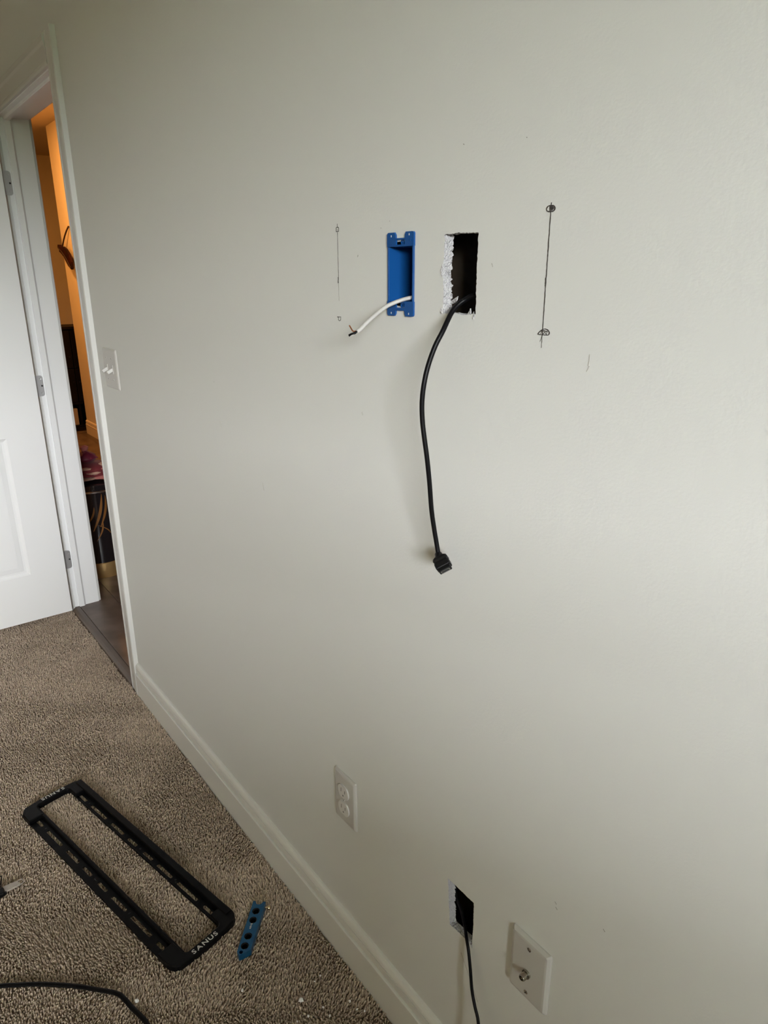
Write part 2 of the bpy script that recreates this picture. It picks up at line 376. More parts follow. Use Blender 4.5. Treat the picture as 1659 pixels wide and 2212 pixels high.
casing('trim_2', (0, -.0002, HZ+.004), Xv, Z*0.97, JX-.004, RJ+.0035)
casing('trim_3', (JX-.004, -.0002, 0), Z, -Xv, -.008, 2.0166)
S0, S1, SP = .0165, .0425, .0095
def jamb(name, prof, axis, t0, t1, conv):
    b = bmesh.new(); A = [b.verts.new(conv(p, t0)) for p in prof]; B = [b.verts.new(conv(p, t1)) for p in prof]; n = len(prof)
    for k in range(n): b.faces.new((A[k], A[(k+1) % n], B[(k+1) % n], B[k]))
    b.faces.new(A[::-1]); b.faces.new(B)
    return struct(link(name, to_me(b, name), 'door'))
PJ = [(-.0180, -.0002), (0, -.0002), (0, S0), (SP-.002, S0), (SP, S0+.002), (SP, S1-.006), (SP-.005, S1), (0, S1+.001), (0, .1015), (-.0180, .1015)]
jamb('trim_4', PJ, None, .0125, HZ, lambda p, t: (JX+p[0], p[1], t))
jamb('trim_5', PJ, None, .0125, HZ, lambda p, t: (RJ-p[0], p[1], t))
jamb('trim_6', PJ, None, JX, RJ, lambda p, t: (t, p[1], HZ-p[0]))
# hall-side casing
struct(link('trim_7', to_me(box(JX-.075, JX-.004, .1005, .112, .0125, 2.0, .003), 'trim_7'), 'trim'))
struct(link('trim_8', to_me(box(JX-.004, RJ+.075, .1005, .112, HZ+.004, 2.0, .003), 'trim_8'), 'trim'))
# threshold strip between carpet and hall floor
bm = extrude_profile([(-.014, -.006), (-.012, .003), (-.008, .0075), (.000, .0105), (.010, .0118), (.016, .0122), (.017, .004), (-.014, -.008)], Xv, JX+.001, RJ-.001)
struct(link('trim_9', to_me(bm, 'trim_9'), 'strip'))

# hall floor planks
PW, PL = .148, 1.22
pm = {}
for row in range(21):
    y0 = .0186+row*(PW+.0016)
    x = -8.4+(-PL*.37*(row % 3)); i = 0
    while x < -1.2:
        a, c = max(x, -8.4), min(x+PL-.0016, -1.2)
        if c-a > .02 and (y0 < 1.13 or (a < -6.9 and y0+PW < 3.1)):
            y1 = min(y0+PW, 1.139) if a > -6.87 else y0+PW
            if a <= -6.87 < c and y0+PW > 1.14: c = -6.9
            key = (round(c-a, 3), round(y1-y0, 3))
            if key not in pm:
                me = to_me(box(-(c-a)/2, (c-a)/2, -(y1-y0)/2, (y1-y0)/2, 0, .006, .0008, 1), 'plank'); me.materials.append(M['plankA']); pm[key] = me
            o = bpy.data.objects.new('plank', pm[key]); COL.objects.link(o); o.parent = fh; o.location = ((a+c)/2, (y0+y1)/2, .0062)
        x += PL

# the open door: moulded panels, hinges
DX = -3.006; DY0, DY1 = -.0215, -.772; DZ0, DZ1 = .016, 1.917; DT = .035
door = struct(bpy.data.objects.new('door_1', None)); COL.objects.link(door); door.location = (DX, DY0, 0)
rows_ = [(.222, .798), (.985, 1.520), (1.610, 1.800)]
cols_ = [(-.365, -.158), (-.640, -.428)]
panels = [(c0, c1, z0, z1) for c0, c1 in cols_ for z0, z1 in rows_]
holes = [[(c0, z0), (c1, z0), (c1, z1), (c0, z1)] for c0, c1, z0, z1 in panels]
bm = cut_sheet([(DY1, DZ0), (DY0, DZ0), (DY0, DZ1), (DY1, DZ1)], holes, lambda a, c: (DX, a, c), lambda a, c: (DX-DT, a, c))
child('door_leaf', bm, 'door', door)
for c0, c1, z0, z1 in panels:
    b = bmesh.new()
    steps = [(0, 0), (.004, -.0028), (.012, -.0065), (.020, -.0072), (.024, -.0060), (.040, -.0030), (.046, -.0028)]
    R_ = []
    for ins, d in steps:
        R_.append([b.verts.new((DX+d, c0+ins, z0+ins)), b.verts.new((DX+d, c1-ins, z0+ins)), b.verts.new((DX+d, c1-ins, z1-ins)), b.verts.new((DX+d, c0+ins, z1-ins))])
    for i in range(len(R_)-1):
        for k in range(4): b.faces.new((R_[i][k], R_[i][(k+1) % 4], R_[i+1][(k+1) % 4], R_[i+1][k]))
    b.faces.new(R_[-1])
    r2 = [b.verts.new((DX-.02, v.co.y, v.co.z)) for v in R_[0]]
    for k in range(4): b.faces.new((R_[0][k], R_[0][(k+1) % 4], r2[(k+1) % 4], r2[k]))
    b.faces.new(r2)
    child('door_panel', b, 'door', door)
def hinge(zc, first):
    H = .082
    # leaf on the jamb rabbet, corners rounded on the stop side
    pts = []
    y0, y1, r = -.0135, .0125, .010
    pts += [(y0, zc-H/2), (y1-r, zc-H/2)]
    for k in range(1, 6): a = -math.pi/2+k*math.pi/2/5; pts.append((y1-r+math.cos(a)*r, zc-H/2+r+math.sin(a)*r))
    for k in range(0, 6): a = k*math.pi/2/5; pts.append((y1-r+math.cos(a)*r, zc+H/2-r+math.sin(a)*r))
    pts += [(y0, zc+H/2)]
    b = cut_sheet(pts, [], lambda a, c: (JX+.0014, a, c), lambda a, c: (JX-.0005, a, c))
    hg = child('hinge', b, 'satin', door)
    child('hinge_knuckle', merge(cyl((JX+.001, -.0185, zc-H/2), (JX+.001, -.0185, zc+H/2), .0052, n=14), cyl((JX+.001, -.0185, zc+H/2), (JX+.001, -.0185, zc+H/2+.004), .0058, .003, n=14)), 'satin', hg, True)
    for dz, yy in ((-.028, .003), (0, .0065), (.028, .003)):
        child('hinge_screw', lathe((JX+.0014, yy, zc+dz), [(.0036, 0), (.0034, .0006), (.0014, .0002), (0, .0001)], 14, Xv), 'satin' if dz else 'dark', hg)
    return hg
for zc in (.240, .985, 1.720): hinge(zc, False)
# door knob out of frame
kb = child('door_knob', lathe((DX, -.705, .93), [(0, .062), (.018, .060), (.026, .048), (.024, .036), (.010, .028), (.010, .008), (.031, .006), (.031, 0)], 24, Xv), 'satin', door, True)

# ------------------------------------------------------------------ carpet pile (nobody could count it)
def pile(x0, x1, y0, y1, sp, seed, skip=None):
    r = np.random.default_rng(seed)
    nx, ny = int((x1-x0)/sp), int((y1-y0)/sp)
    gx, gy = np.meshgrid(np.arange(nx), np.arange(ny))
    px = x0+(gx+.5*(gy % 2)+r.uniform(-.42, .42, gx.shape))*sp; py = y0+(gy+r.uniform(-.42, .42, gy.shape))*sp
    px, py = px.ravel(), py.ravel()
    keep = (py < -.0155) | (px < -2.289) & (py < -.011)
    keep &= ~((px < -2.99) & (py > -.0))
    if skip: keep &= ~((px > skip[0]) & (px < skip[1]) & (py > skip[2]) & (py < skip[3]))
    px, py = px[keep], py[keep]; N = len(px)
    # nap: slow waves turn the lean of the yarn
    def wav(fx, fy, ph): return np.sin(px*fx+py*fy+ph)
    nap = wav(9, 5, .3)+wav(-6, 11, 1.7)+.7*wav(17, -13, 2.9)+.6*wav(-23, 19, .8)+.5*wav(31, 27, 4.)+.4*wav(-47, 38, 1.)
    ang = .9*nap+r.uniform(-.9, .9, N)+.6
    lean = .0028+.0012*wav(13, 21, 1.1)+r.uniform(-.0012, .0016, N)
    h = .0092+.0012*r.standard_normal(N)-.0010*(nap < -1.6)
    w = sp*r.uniform(.50, .72, N)
    a0 = r.uniform(0, 6.28, N)
    V = np.zeros((N, 6, 3))
    for k in range(3):
        a = a0+k*2.0944
        V[:, k, 0] = px+np.cos(a)*w; V[:, k, 1] = py+np.sin(a)*w; V[:, k, 2] = -.0095
        V[:, 3+k, 0] = px+np.cos(a+.5)*w*.55+np.cos(ang)*lean; V[:, 3+k, 1] = py+np.sin(a+.5)*w*.55+np.sin(ang)*lean; V[:, 3+k, 2] = -.0095+h+r.uniform(-.0006, .0006, N)
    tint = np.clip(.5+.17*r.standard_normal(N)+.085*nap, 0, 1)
    return V, tint
def pile_mesh(parts):
    V = np.concatenate([p[0] for p in parts]); tint = np.concatenate([p[1] for p in parts]); N = len(V)
    base = (np.arange(N)*6)[:, None]
    quad = np.concatenate([base+np.array([[0, 1, 4, 3]]), base+np.array([[1, 2, 5, 4]]), base+np.array([[2, 0, 3, 5]])], 0)
    tri = base+np.array([[3, 4, 5]])
    me = bpy.data.meshes.new('carpet_pile')
    me.vertices.add(N*6); me.vertices.foreach_set('co', V.astype(np.float32).ravel())
    me.loops.add(len(quad)*4+len(tri)*3); me.loops.foreach_set('vertex_index', np.concatenate([quad.ravel(), tri.ravel()]).astype(np.int32))
    me.polygons.add(len(quad)+len(tri))
    me.polygons.foreach_set('loop_start', np.concatenate([np.arange(len(quad))*4, len(quad)*4+np.arange(len(tri))*3]).astype(np.int32))
    me.update(calc_edges=True)
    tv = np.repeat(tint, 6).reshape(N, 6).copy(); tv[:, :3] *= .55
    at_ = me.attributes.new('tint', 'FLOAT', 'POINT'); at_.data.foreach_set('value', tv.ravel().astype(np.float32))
    me.validate()
    return me
INNER = (-3.12, -.62, -.80, -.011)
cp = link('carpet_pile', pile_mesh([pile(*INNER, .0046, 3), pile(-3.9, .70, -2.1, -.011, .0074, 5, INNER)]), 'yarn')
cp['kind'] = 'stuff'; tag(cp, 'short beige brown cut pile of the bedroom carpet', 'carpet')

# ------------------------------------------------------------------ pencil lines and scuffs drawn on the wall
def ribbon(pts, w, y=-.0003):
    b = bmesh.new(); P = [Vector((p[0], 0, p[1])) for p in pts]; L, R_ = [], []
    for i, p in enumerate(P):
        t = (P[min(i+1, len(P)-1)]-P[max(i-1, 0)])
        t = t.normalized() if t.length > 1e-9 else Vector((1, 0, 0))
        n = Vector((-t.z, 0, t.x)); ww = w*random.uniform(.75, 1.2)/2
        L.append(b.verts.new((p.x+n.x*ww, y, p.z+n.z*ww))); R_.append(b.verts.new((p.x-n.x*ww, y, p.z-n.z*ww)))
    for i in range(len(P)-1): b.faces.new((L[i], R_[i], R_[i+1], L[i+1]))
    ext = bmesh.ops.extrude_face_region(b, geom=b.faces[:])
    for v in ext['geom']:
        if isinstance(v, bmesh.types.BMVert): v.co.y = -.00002
    return b
def wobble(a, c, n, amp=.00018):
    return [(a[0]+(c[0]-a[0])*k/n+random.uniform(-amp, amp), a[1]+(c[1]-a[1])*k/n) for k in range(n+1)]
def mark(name, pts, w, m='pencil', y=-.0003): link(name, to_me(ribbon(pts, w, y), name), m, wall_front)
def smooth2(pts, step=.0008): return [(p.x, p.z) for p in resample([(a, 0, c) for a, c in pts], step)]
# right-hand stud line
mark('pencil_line', wobble((-.5180, 1.4583), (-.5184, 1.3231), 60), .0011)
mark('pencil_line', [(-.5184, 1.3240), (-.5196, 1.3200), (-.5211, 1.3166)], .0006)
mark('pencil_line', wobble((-.5184, 1.3231), (-.5185, 1.310), 6), .0005)
mark('pencil_line', wobble((-.5187, 1.3840), (-.5186, 1.3750), 5), .0016, y=-.00036)
mark('pencil_line', smooth2([(-.5237, 1.4535), (-.5218, 1.4550), (-.5151, 1.4552), (-.5134, 1.4524), (-.5145, 1.4500), (-.5209, 1.4497), (-.5235, 1.4513), (-.5237, 1.4535)]), .0010, y=-.0004)
mark('pencil_line', smooth2([(-.5232, 1.4532), (-.5205, 1.4556), (-.5140, 1.4548), (-.5122, 1.4520), (-.5150, 1.4494), (-.5215, 1.4502)]), .0006, y=-.00042)
mark('pencil_line', [(-.5192, 1.4548), (-.5196, 1.4505), (-.5180, 1.4552), (-.5178, 1.4502), (-.5164, 1.4552), (-.5172, 1.4505), (-.5150, 1.4545), (-.5158, 1.4506), (-.5144, 1.4530)], .0010, y=-.00045)
mark('pencil_line', smooth2([(-.5249, 1.3243), (-.5224, 1.3272), (-.5172, 1.3302), (-.5120, 1.3300), (-.5087, 1.3272), (-.5098, 1.3245), (-.5177, 1.3241), (-.5249, 1.3243)]), .0009, y=-.0004)
mark('pencil_line', smooth2([(-.5238, 1.3252), (-.5200, 1.3290), (-.5140, 1.3284), (-.5095, 1.3280), (-.5092, 1.3250)]), .0006, y=-.00042)
mark('pencil_line', [(-.5221, 1.3276), (-.5160, 1.3282), (-.5118, 1.3278), (-.5126, 1.3246), (-.5150, 1.3272), (-.5172, 1.3248), (-.5191, 1.3286), (-.5205, 1.3248)], .0007, y=-.00045)
# left-hand stud line
mark('pencil_line', wobble((-.9157, 1.4606), (-.9156, 1.4560), 3), .0006)
mark('pencil_line', wobble((-.9157, 1.4490), (-.9154, 1.3862), 26), .0007)
mark('pencil_line', wobble((-.9160, 1.3862), (-.9164, 1.3775), 5), .0018)
mark('pencil_line', wobble((-.9155, 1.3772), (-.9153, 1.3520), 10), .0006, 'faint')
mark('pencil_line', [(-.9188, 1.4499), (-.9188, 1.4548), (-.9176, 1.4558), (-.9130, 1.4556), (-.9121, 1.4548), (-.9123, 1.4500), (-.9188, 1.4499)], .0009, y=-.0004)
mark('pencil_line', [(-.9160, 1.4540), (-.9164, 1.4508), (-.9148, 1.4535), (-.9150, 1.4506)], .0006, 'faint', y=-.00042)
mark('pencil_line', [(-.9213, 1.3283), (-.9116, 1.3286), (-.9123, 1.3239), (-.9153, 1.3226), (-.9182, 1.3241), (-.9180, 1.3281)], .0010, y=-.0004)
# light scuffs and specks
for p, q in (((-.6530, 1.5309), (-.6516, 1.5300)), ((-.5575, 1.5246), (-.5563, 1.5241)), ((-.8104, 1.4494), (-.8100, 1.4486)), ((-.7910, 1.4569), (-.7905, 1.4563)), ((-.8645, 1.4162), (-.8655, 1.4134)),
             ((-.3575, .6065), (-.3548, .6040)), ((-.4320, .5865), (-.4290, .5840)), ((-.4300, .5790), (-.4270, .5762))):
    mark('scuff', [p, ((p[0]+q[0])/2+.0002, (p[1]+q[1])/2), q], .0010, 'faint')
for p, q in (((-.4535, 1.3080), (-.4545, 1.2960)), ((-1.3742, 1.0990), (-1.3738, 1.0850)), ((-1.3928, 1.1800), (-1.3922, 1.1770)), ((-.6020, .330), (-.560, .262)),
             ((-.4530, 1.2960), (-.4560, 1.2900)), ((-.60, 1.40), (-.598, 1.396)), ((-.86, 1.19), (-.858, 1.185)), ((-1.20, 1.00), (-1.196, .985))):
    mark('scuff', [p, ((p[0]+q[0])/2+.0004, (p[1]+q[1])/2), q], .0012, 'scuff')

# ------------------------------------------------------------------ wall plates
def pillow_plate(w, h, d, bev, org):
    """cover plate with sloped edges; org = centre on the wall"""
    b = bmesh.new(); R_ = []
    for ins, y in ((0, 0), (0, -.0018), (.0010, -.0034), (bev*.55, -d+.0006), (bev, -d)):
        x0, x1, z0, z1 = -w/2+ins, w/2-ins, -h/2+ins, h/2-ins; c = .0022
        R_.append([b.verts.new((org[0]+x, org[1]+y, org[2]+z)) for x, z in ((x0+c, z0), (x1-c, z0), (x1, z0+c), (x1, z1-c), (x1-c, z1), (x0+c, z1), (x0, z1-c), (x0, z0+c))])
    for i in range(len(R_)-1):
        for k in range(8): b.faces.new((R_[i][k], R_[i][(k+1) % 8], R_[i+1][(k+1) % 8], R_[i+1][k]))
    b.faces.new(R_[-1]); b.faces.new(R_[0][::-1]); return b
def slot_screw(o, c, r, m='plate_hi', ang=0.0):
    s = child('screw', lathe(c, [(r, 0), (r*.95, .0010), (r*.6, .0016), (0, .0018)], 16, Vector((0, -1, 0))), m, o, True)
    ca, sa = math.cos(ang)*r*.85, math.sin(ang)*r*.85
    b = bmesh.new(); n = Vector((-sa, 0, ca)).normalized()*r*.16; d = Vector((ca, 0, sa)); cc = Vector(c)+Vector((0, -.00185, 0))
    vs = [b.verts.new(cc+d+n), b.verts.new(cc+d-n), b.verts.new(cc-d-n), b.verts.new(cc-d+n)]; b.faces.new(vs)
    e = bmesh.ops.extrude_face_region(b, geom=b.faces[:])
    for v in e['geom']:
        if isinstance(v, bmesh.types.BMVert): v.co.y += .0006
    child('screw_slot', b, 'dark', s)

# light switch
sw = thing('light_switch', 'white double toggle switch plate on the wall beside the door casing', 'light switch', (-2.083, 0, 1.1419))
child('cover_plate', pillow_plate(.116, .114, .0055, .006, (-2.083, 0, 1.1419)), 'plate', sw)
for xs in (-2.106, -2.060):
    child('toggle_surround', box(xs-.0055, xs+.0055, -.0070, -.004, 1.1419-.0125, 1.1419+.0125, .0008), 'plate', sw)
    b = box(-.0042, .0042, -.0175, 0, -.0045, .0045, .0012)
    bmesh.ops.rotate(b, verts=b.verts, cent=(0, 0, 0), matrix=Matrix.Rotation(math.radians(28), 3, 'X'))
    bmesh.ops.translate(b, verts=b.verts, vec=(xs, -.0055, 1.1419))
    child('toggle', b, 'plate_hi', sw)
    for dz in (-.030, .030): slot_screw(sw, (xs, -.0053, 1.1419+dz), .0030, 'plate', .4)

# duplex outlet
oc = (-.9284, .4174)
ou = thing('wall_outlet', 'white duplex power outlet low on the wall above the baseboard', 'outlet', (oc[0], 0, oc[1]))
child('cover_plate', pillow_plate(.070, .114, .0060, .0065, (oc[0], 0, oc[1])), 'plate', ou)
for dz in (.0195, -.0195):
    pts = []
    for k in range(28):
        a = 2*math.pi*k/28; x, z = .0172*math.cos(a), .0172*math.sin(a)
        pts.append((oc[0]+x, oc[1]+dz+max(-.0142, min(.0142, z))))
    pts2 = []
    for p in pts:
        if not pts2 or (Vector(p)-Vector(pts2[-1])).length > 1e-4: pts2.append(p)
    rc = child('receptacle', cut_sheet(pts2, [], lambda a, c: (a, -.0088, c), lambda a, c: (a, -.004, c)), 'plate_hi', ou)
    for x, h in ((-.0063, .0085), (.0063, .0068)):
        child('blade_slot', box(oc[0]+x-.0008, oc[0]+x+.0008, -.0091, -.0085, oc[1]+dz+.003-h/2, oc[1]+dz+.003+h/2), 'slot', rc)
    child('ground_slot', cyl((oc[0], -.0091, oc[1]+dz-.0078), (oc[0], -.0085, oc[1]+dz-.0078), .0020, n=12), 'slot', rc)
slot_screw(ou, (oc[0], -.0058, oc[1]), .0028, 'plate_hi', 1.2)

# coax plate
cc = (-.4620, .4345)
co = thing('coax_plate', 'white cover plate with a threaded coax jack beside the lower hole', 'coax outlet', (cc[0], 0, cc[1]))
child('cover_plate', pillow_plate(.0700, .1130, .0068, .0068, (cc[0], 0, cc[1])), 'plate', co)
for dz, a in ((.0410, 2.3), (-.0410, 1.0)): slot_screw(co, (cc[0], -.0062, cc[1]+dz), .0034, 'nickel', a)
cx_, cz_ = -.4628, .4290
jk = child('coax_jack', lathe((cx_, -.0066, cz_), [(.0068, 0), (.0068, .0032), (.0050, .0034), (.0050, .0110), (.0044, .0122), (.0034, .0122), (.0034, .0085), (0, .0085)], 24, Vector((0, -1, 0))), 'nickel', co, True)
for k in range(6): child('thread', lathe((cx_, -.0066-.0042-k*.0012, cz_), [(.0049, 0), (.0053, .0003), (.0053, .0005), (.0049, .0008)], 24, Vector((0, -1, 0)), closed=False), 'nickel', jk, True)
child('center_contact', cyl((cx_, -.0150, cz_), (cx_, -.0185, cz_), .0013, n=10), 'brass', jk, True)

# ------------------------------------------------------------------ blue old-work box
bb = thing('electrical_box', 'bright blue plastic electrical box set into the wall between the pencil lines', 'electrical box', (-.765, .03, 1.35))
IX0, IX1, IZ0, IZ1 = -.7895, -.7412, 1.3545, 1.4240
WT, DEP = .0018, .054
b = bmesh.new()
for a in ((IX0-WT, IX0, -.0015, DEP, IZ0-WT, IZ1+WT), (IX1, IX1+WT, -.0015, DEP, IZ0-WT, IZ1+WT), (IX0, IX1, -.0015, DEP, IZ1, IZ1+WT), (IX0, IX1, -.0015, DEP, IZ0-WT, IZ0), (IX0-WT, IX1+WT, DEP, DEP+WT, IZ0-WT, IZ1+WT)):
    merge(b, box(*a))
child('box_shell', b, 'blue', bb)
def arc(cx, cz, r, a0, a1, n=5): return [(cx+r*math.cos(math.radians(a0+(a1-a0)*k/n)), cz+r*math.sin(math.radians(a0+(a1-a0)*k/n))) for k in range(n+1)]
def flange(top):
    s = 1 if top else -1
    zi = IZ1 if top else IZ0                  # inner edge at the opening
    ze = 1.4418 if top else 1.3352            # tab tip
    zn = 1.4345 if top else 1.3425            # notch floor between the tabs
    xl, xr = -.7930, -.7370
    r = .0030
    P = [(xl, zi), (xl, ze-s*r)]
    P += arc(xl+r, ze-s*r, r, 180, 180-s*90)[1:]
    P += [(-.7775, ze), (-.7752, ze-s*.003), (-.7746, zn), (-.7560, zn), (-.7553, ze-s*.003), (-.7535, ze)]
    P += arc(xr-r, ze-s*r, r, s*90, 0)
    P += [(xr, zi)]
    hole = [(-.7742, zi+s*.0024), (-.7556, zi+s*.0024), (-.7556, zi+s*.0082), (-.7742, zi+s*.0082)]
    return cut_sheet(P, [hole], lambda a, c: (a, -.0030, c), lambda a, c: (a, -.0004, c))
for top in (True, False):
    f = child('mounting_flange', flange(top), 'blue', bb)
    s = 1 if top else -1; zi = IZ1 if top else IZ0
    # screw boss seen through the flange window
    child('screw_boss', lathe((-.7628, .016, zi+s*.0052), [(.0034, 0), (.0034, .0170), (.0017, .0170), (.0017, .008), (0, .008)], 18, Vector((0, -1, 0))), 'blue', f, True)
    child('boss_web', box(-.7600, -.7556, .0008, .016, min(zi+s*.0022, zi+s*.0084), max(zi+s*.0022, zi+s*.0084)), 'blue', f)
    for xx in (-.7838, -.7463):
        if top and xx < -.78: zz = 1.4374
        else: zz = 1.4382 if top else 1.3388
        child('tab_hole', box(xx-.0007, xx+.0007, -.0033, -.0029, zz-.0013, zz+.0013, .0001, 1), 'plate_hi', f)
    if top: child('ear_hole', lathe((-.7425, -.0030, 1.4316), [(.0022, 0), (.0022, .0006), (.0012, .0006), (.0012, 0)], 14, Vector((0, -1, 0))), 'blue', f, True)
for xs in (-.7912, -.7390):
    child('side_lip', box(xs-.0016, xs+.0016, -.0026, -.0004, IZ0, IZ1, .0004, 1), 'blue', bb)

# white power cable coming out of the blue box
rom = thing('power_cable', 'white sheathed power cable with stripped end bending out of the blue box', 'cable', (-.76, -.04, 1.34))
RP = [(-.7462, .050, 1.3636), (-.7462, .028, 1.3620), (-.7492, .0040, 1.3594), (-.7567, -.0060, 1.3565), (-.7628, -.0165, 1.3524), (-.7650, -.0262, 1.3484), (-.7646, -.0380, 1.3425), (-.7606, -.0560, 1.3335), (-.7600, -.0660, 1.3269), (-.7584, -.0760, 1.3203), (-.7590, -.0800, 1.3182)]
child('cable_sheath', tube(RP, .0037, .003, 14, .72), 'sheath', rom, True)
E_ = Vector(RP[-1]); dirn = (Vector(RP[-1])-Vector(RP[-2])).normalized()
child('black_wire', tube([E_-dirn*.004, E_+dirn*.003, E_+Vector((-.0030, -.006, -.0030)), E_+Vector((-.0062, -.0075, -.0046))], .0017, .001, 10), 'rubber', rom, True)
child('white_wire', tube([E_-dirn*.004+Vector((.0012, 0, -.0006)), E_+Vector((-.0018, -.005, -.0034)), E_+Vector((-.0068, -.0068, -.0060))], .0013, .001, 10), 'sheath', rom, True)
child('ground_wire', tube([E_-dirn*.004, E_+Vector((-.0030, -.003, .0006)), E_+Vector((-.0070, -.004, .0045)), E_+Vector((-.0096, -.0045, .0078))], .0009, .001, 8), 'copper', rom, True)

# black video cable hanging from the upper hole
hd = thing('video_cable', 'black video cable with moulded plug hanging out of the upper hole', 'cable', (-.655, -.03, 1.2))
HP = [(-.585, .060, 1.16), (-.600, .060, 1.30), (-.6140, .045, 1.3600), (-.6381, .0140, 1.3633), (-.6483, .0080, 1.3592), (-.6539, -.0010, 1.3520), (-.6554, -.0105, 1.3421), (-.6525, -.0260, 1.3224), (-.6550, -.0360, 1.3045), (-.6579, -.0440, 1.2821), (-.6586, -.0500, 1.2595), (-.6597, -.0520, 1.2359), (-.6594, -.0510, 1.2121), (-.6570, -.0490, 1.1880), (-.6550, -.0460, 1.1631), (-.6550, -.0410, 1.1287), (-.6560, -.0360, 1.0929), (-.6545, -.0320, 1.0657), (-.6522, -.0290, 1.0440), (-.6487, -.0275, 1.0244)]
child('cord', tube(HP, .0032, .004, 16), 'rubber', hd, True)
T0 = Vector((-.6496, -.0277, 1.0285)); ax = Vector((.80, -.25, -.50)).normalized()
u_ = ax.cross(Vector((0, 0, 1))).normalized(); w_ = ax.cross(u_).normalized()
# roll the plug so one broad face looks at the room
rollm = Matrix.Rotation(math.radians(35), 3, ax); u_ = rollm @ u_; w_ = rollm @ w_
def plug_ring(b, s, hw, hh, ch):
    c = T0+ax*s
    return [b.verts.new(c+u_*x+w_*y) for x, y in ((hw-ch, hh), (hw, hh-ch), (hw, -hh+ch), (hw-ch, -hh), (-hw+ch, -hh), (-hw, -hh+ch), (-hw, hh-ch), (-hw+ch, hh))]
def plug_body(secs):
    b = bmesh.new(); R_ = [plug_ring(b, *s) for s in secs]
    for i in range(len(R_)-1):
        for k in range(8): b.faces.new((R_[i][k], R_[i][(k+1) % 8], R_[i+1][(k+1) % 8], R_[i+1][k]))
    b.faces.new(R_[0][::-1]); b.faces.new(R_[-1]); return b
child('strain_relief', lathe(T0, [(.0032, -.003), (.0048, -.001), (.0054, .002), (.0060, .004), (.0060, .008), (.0050, .010)], 18, ax), 'plug', hd, True)
child('plug_body', plug_body([(.005, .0074, .0048, .002), (.007, .0098, .0060, .002), (.010, .0106, .0066, .0018), (.013, .0098, .0060, .0016), (.016, .0106, .0066, .0018), (.0225, .0104, .0064, .0014), (.0232, .0096, .0058, .0014)]), 'plug', hd)
child('plug_collar', plug_body([(.0230, .0088, .0050, .001), (.0275, .0088, .0050, .001)]), 'plug', hd)
child('plug_shell', plug_body([(.0272, .0066, .0028, .0010), (.0284, .0066, .0028, .0010)]), 'shell', hd)
child('plug_tongue', plug_body([(.0278, .0054, .0014, .0003), (.0287, .0054, .0014, .0003)]), 'dark', hd)

# black cord dropping out of the lower hole
lw = thing('hanging_cable', 'thin black cord dropping from the lower hole down past the baseboard', 'cord', (-.58, -.02, .3))
LP = [(-.66, .050, .62), (-.662, .048, .50), (-.6560, .034, .430), (-.6393, .0200, .4066), (-.6224, .0160, .3940), (-.6062, .0090, .3815), (-.5887, -.0030, .3761), (-.5765, -.0095, .3640), (-.5667, -.0140, .3387), (-.5575, -.0180, .3071), (-.5456, -.0220, .2859), (-.5326, -.0260, .2655), (-.520, -.032, .20), (-.510, -.045, .10), (-.49, -.075, .02), (-.45, -.13, .006), (-.36, -.20, .006)]
child('cord_jacket', tube(LP, .0026, .005, 12), 'rubber', lw, True)

# ------------------------------------------------------------------ TV mount frame on the carpet
MO = Vector((-1.838, -.38, 0)); mu = Vector((.9769, .2139, 0)).normalized(); mv = Vector((-mu.y, mu.x, 0))
def mp(a, c, z): return MO+mu*a+mv*c+Vector((0, 0, z))
tv = thing('tv_wall_mount', 'long black metal wall mount frame with slotted rails lying on the carpet', 'wall mount', tuple(MO))
SL = [(.044, .086), (.1115, .1915), (.216, .278), (.299, .340), (.371, .411), (.433, .496), (.518, .598), (.621, .658)]
def slot(a, c, v, w):
    r = w/2
    return [(a+r*.6-math.cos(t)*r*.6, v+math.sin(t)*r) for t in [math.radians(k) for k in (-90, -60, -30, 0, 30, 60, 90)]]+[(c-r*.6+math.cos(t)*r*.6, v+math.sin(t)*r) for t in [math.radians(k) for k in (90, 60, 30, 0, -30, -60, -90)]]
def rail(v0, v1, vs, ridge, zr):
    pl = cut_sheet([(.004, v0), (.690, v0), (.690, v1), (.004, v1)], [slot(a, c, vs, .0085) for a, c in SL], lambda a, c: mp(a, c, .0040), lambda a, c: mp(a, c, .0022))
    r = child('rail', pl, 'steel_black', tv)
    z0 = .0
    prof = [(ridge[0], .0030), (ridge[0], zr-.002), (ridge[0]+.002, zr), (ridge[1]-.002, zr), (ridge[1], zr-.002), (ridge[1], z0), (ridge[1]-.002, z0), (ridge[1]-.002, zr-.003), (ridge[0]+.002, zr-.003), (ridge[0]+.002, .0030)]
    child('rail_ridge', extrude_profile(prof, mu, .004, .690, origin=MO, da=mv, db=Z), 'steel_black', r)
    child('rail_lip', extrude_profile([(v0, .0005), (v0, .0062), (v0+.0020, .0062), (v0+.0020, .0005)], mu, .004, .690, origin=MO, da=mv, db=Z), 'steel_black', r)
    for uu in (.3555, .1015, .508):
        child('rivet', lathe(mp(uu, vs+.001, .0040), [(.0028, 0), (.0024, .0008), (0, .001)], 12), 'bush', r, True)
rail(-.0905, -.0570, -.0712, (-.0585, -.0490), .0130)
rail(.0400, .0640, .0512, (.0625, .0800), .0175)
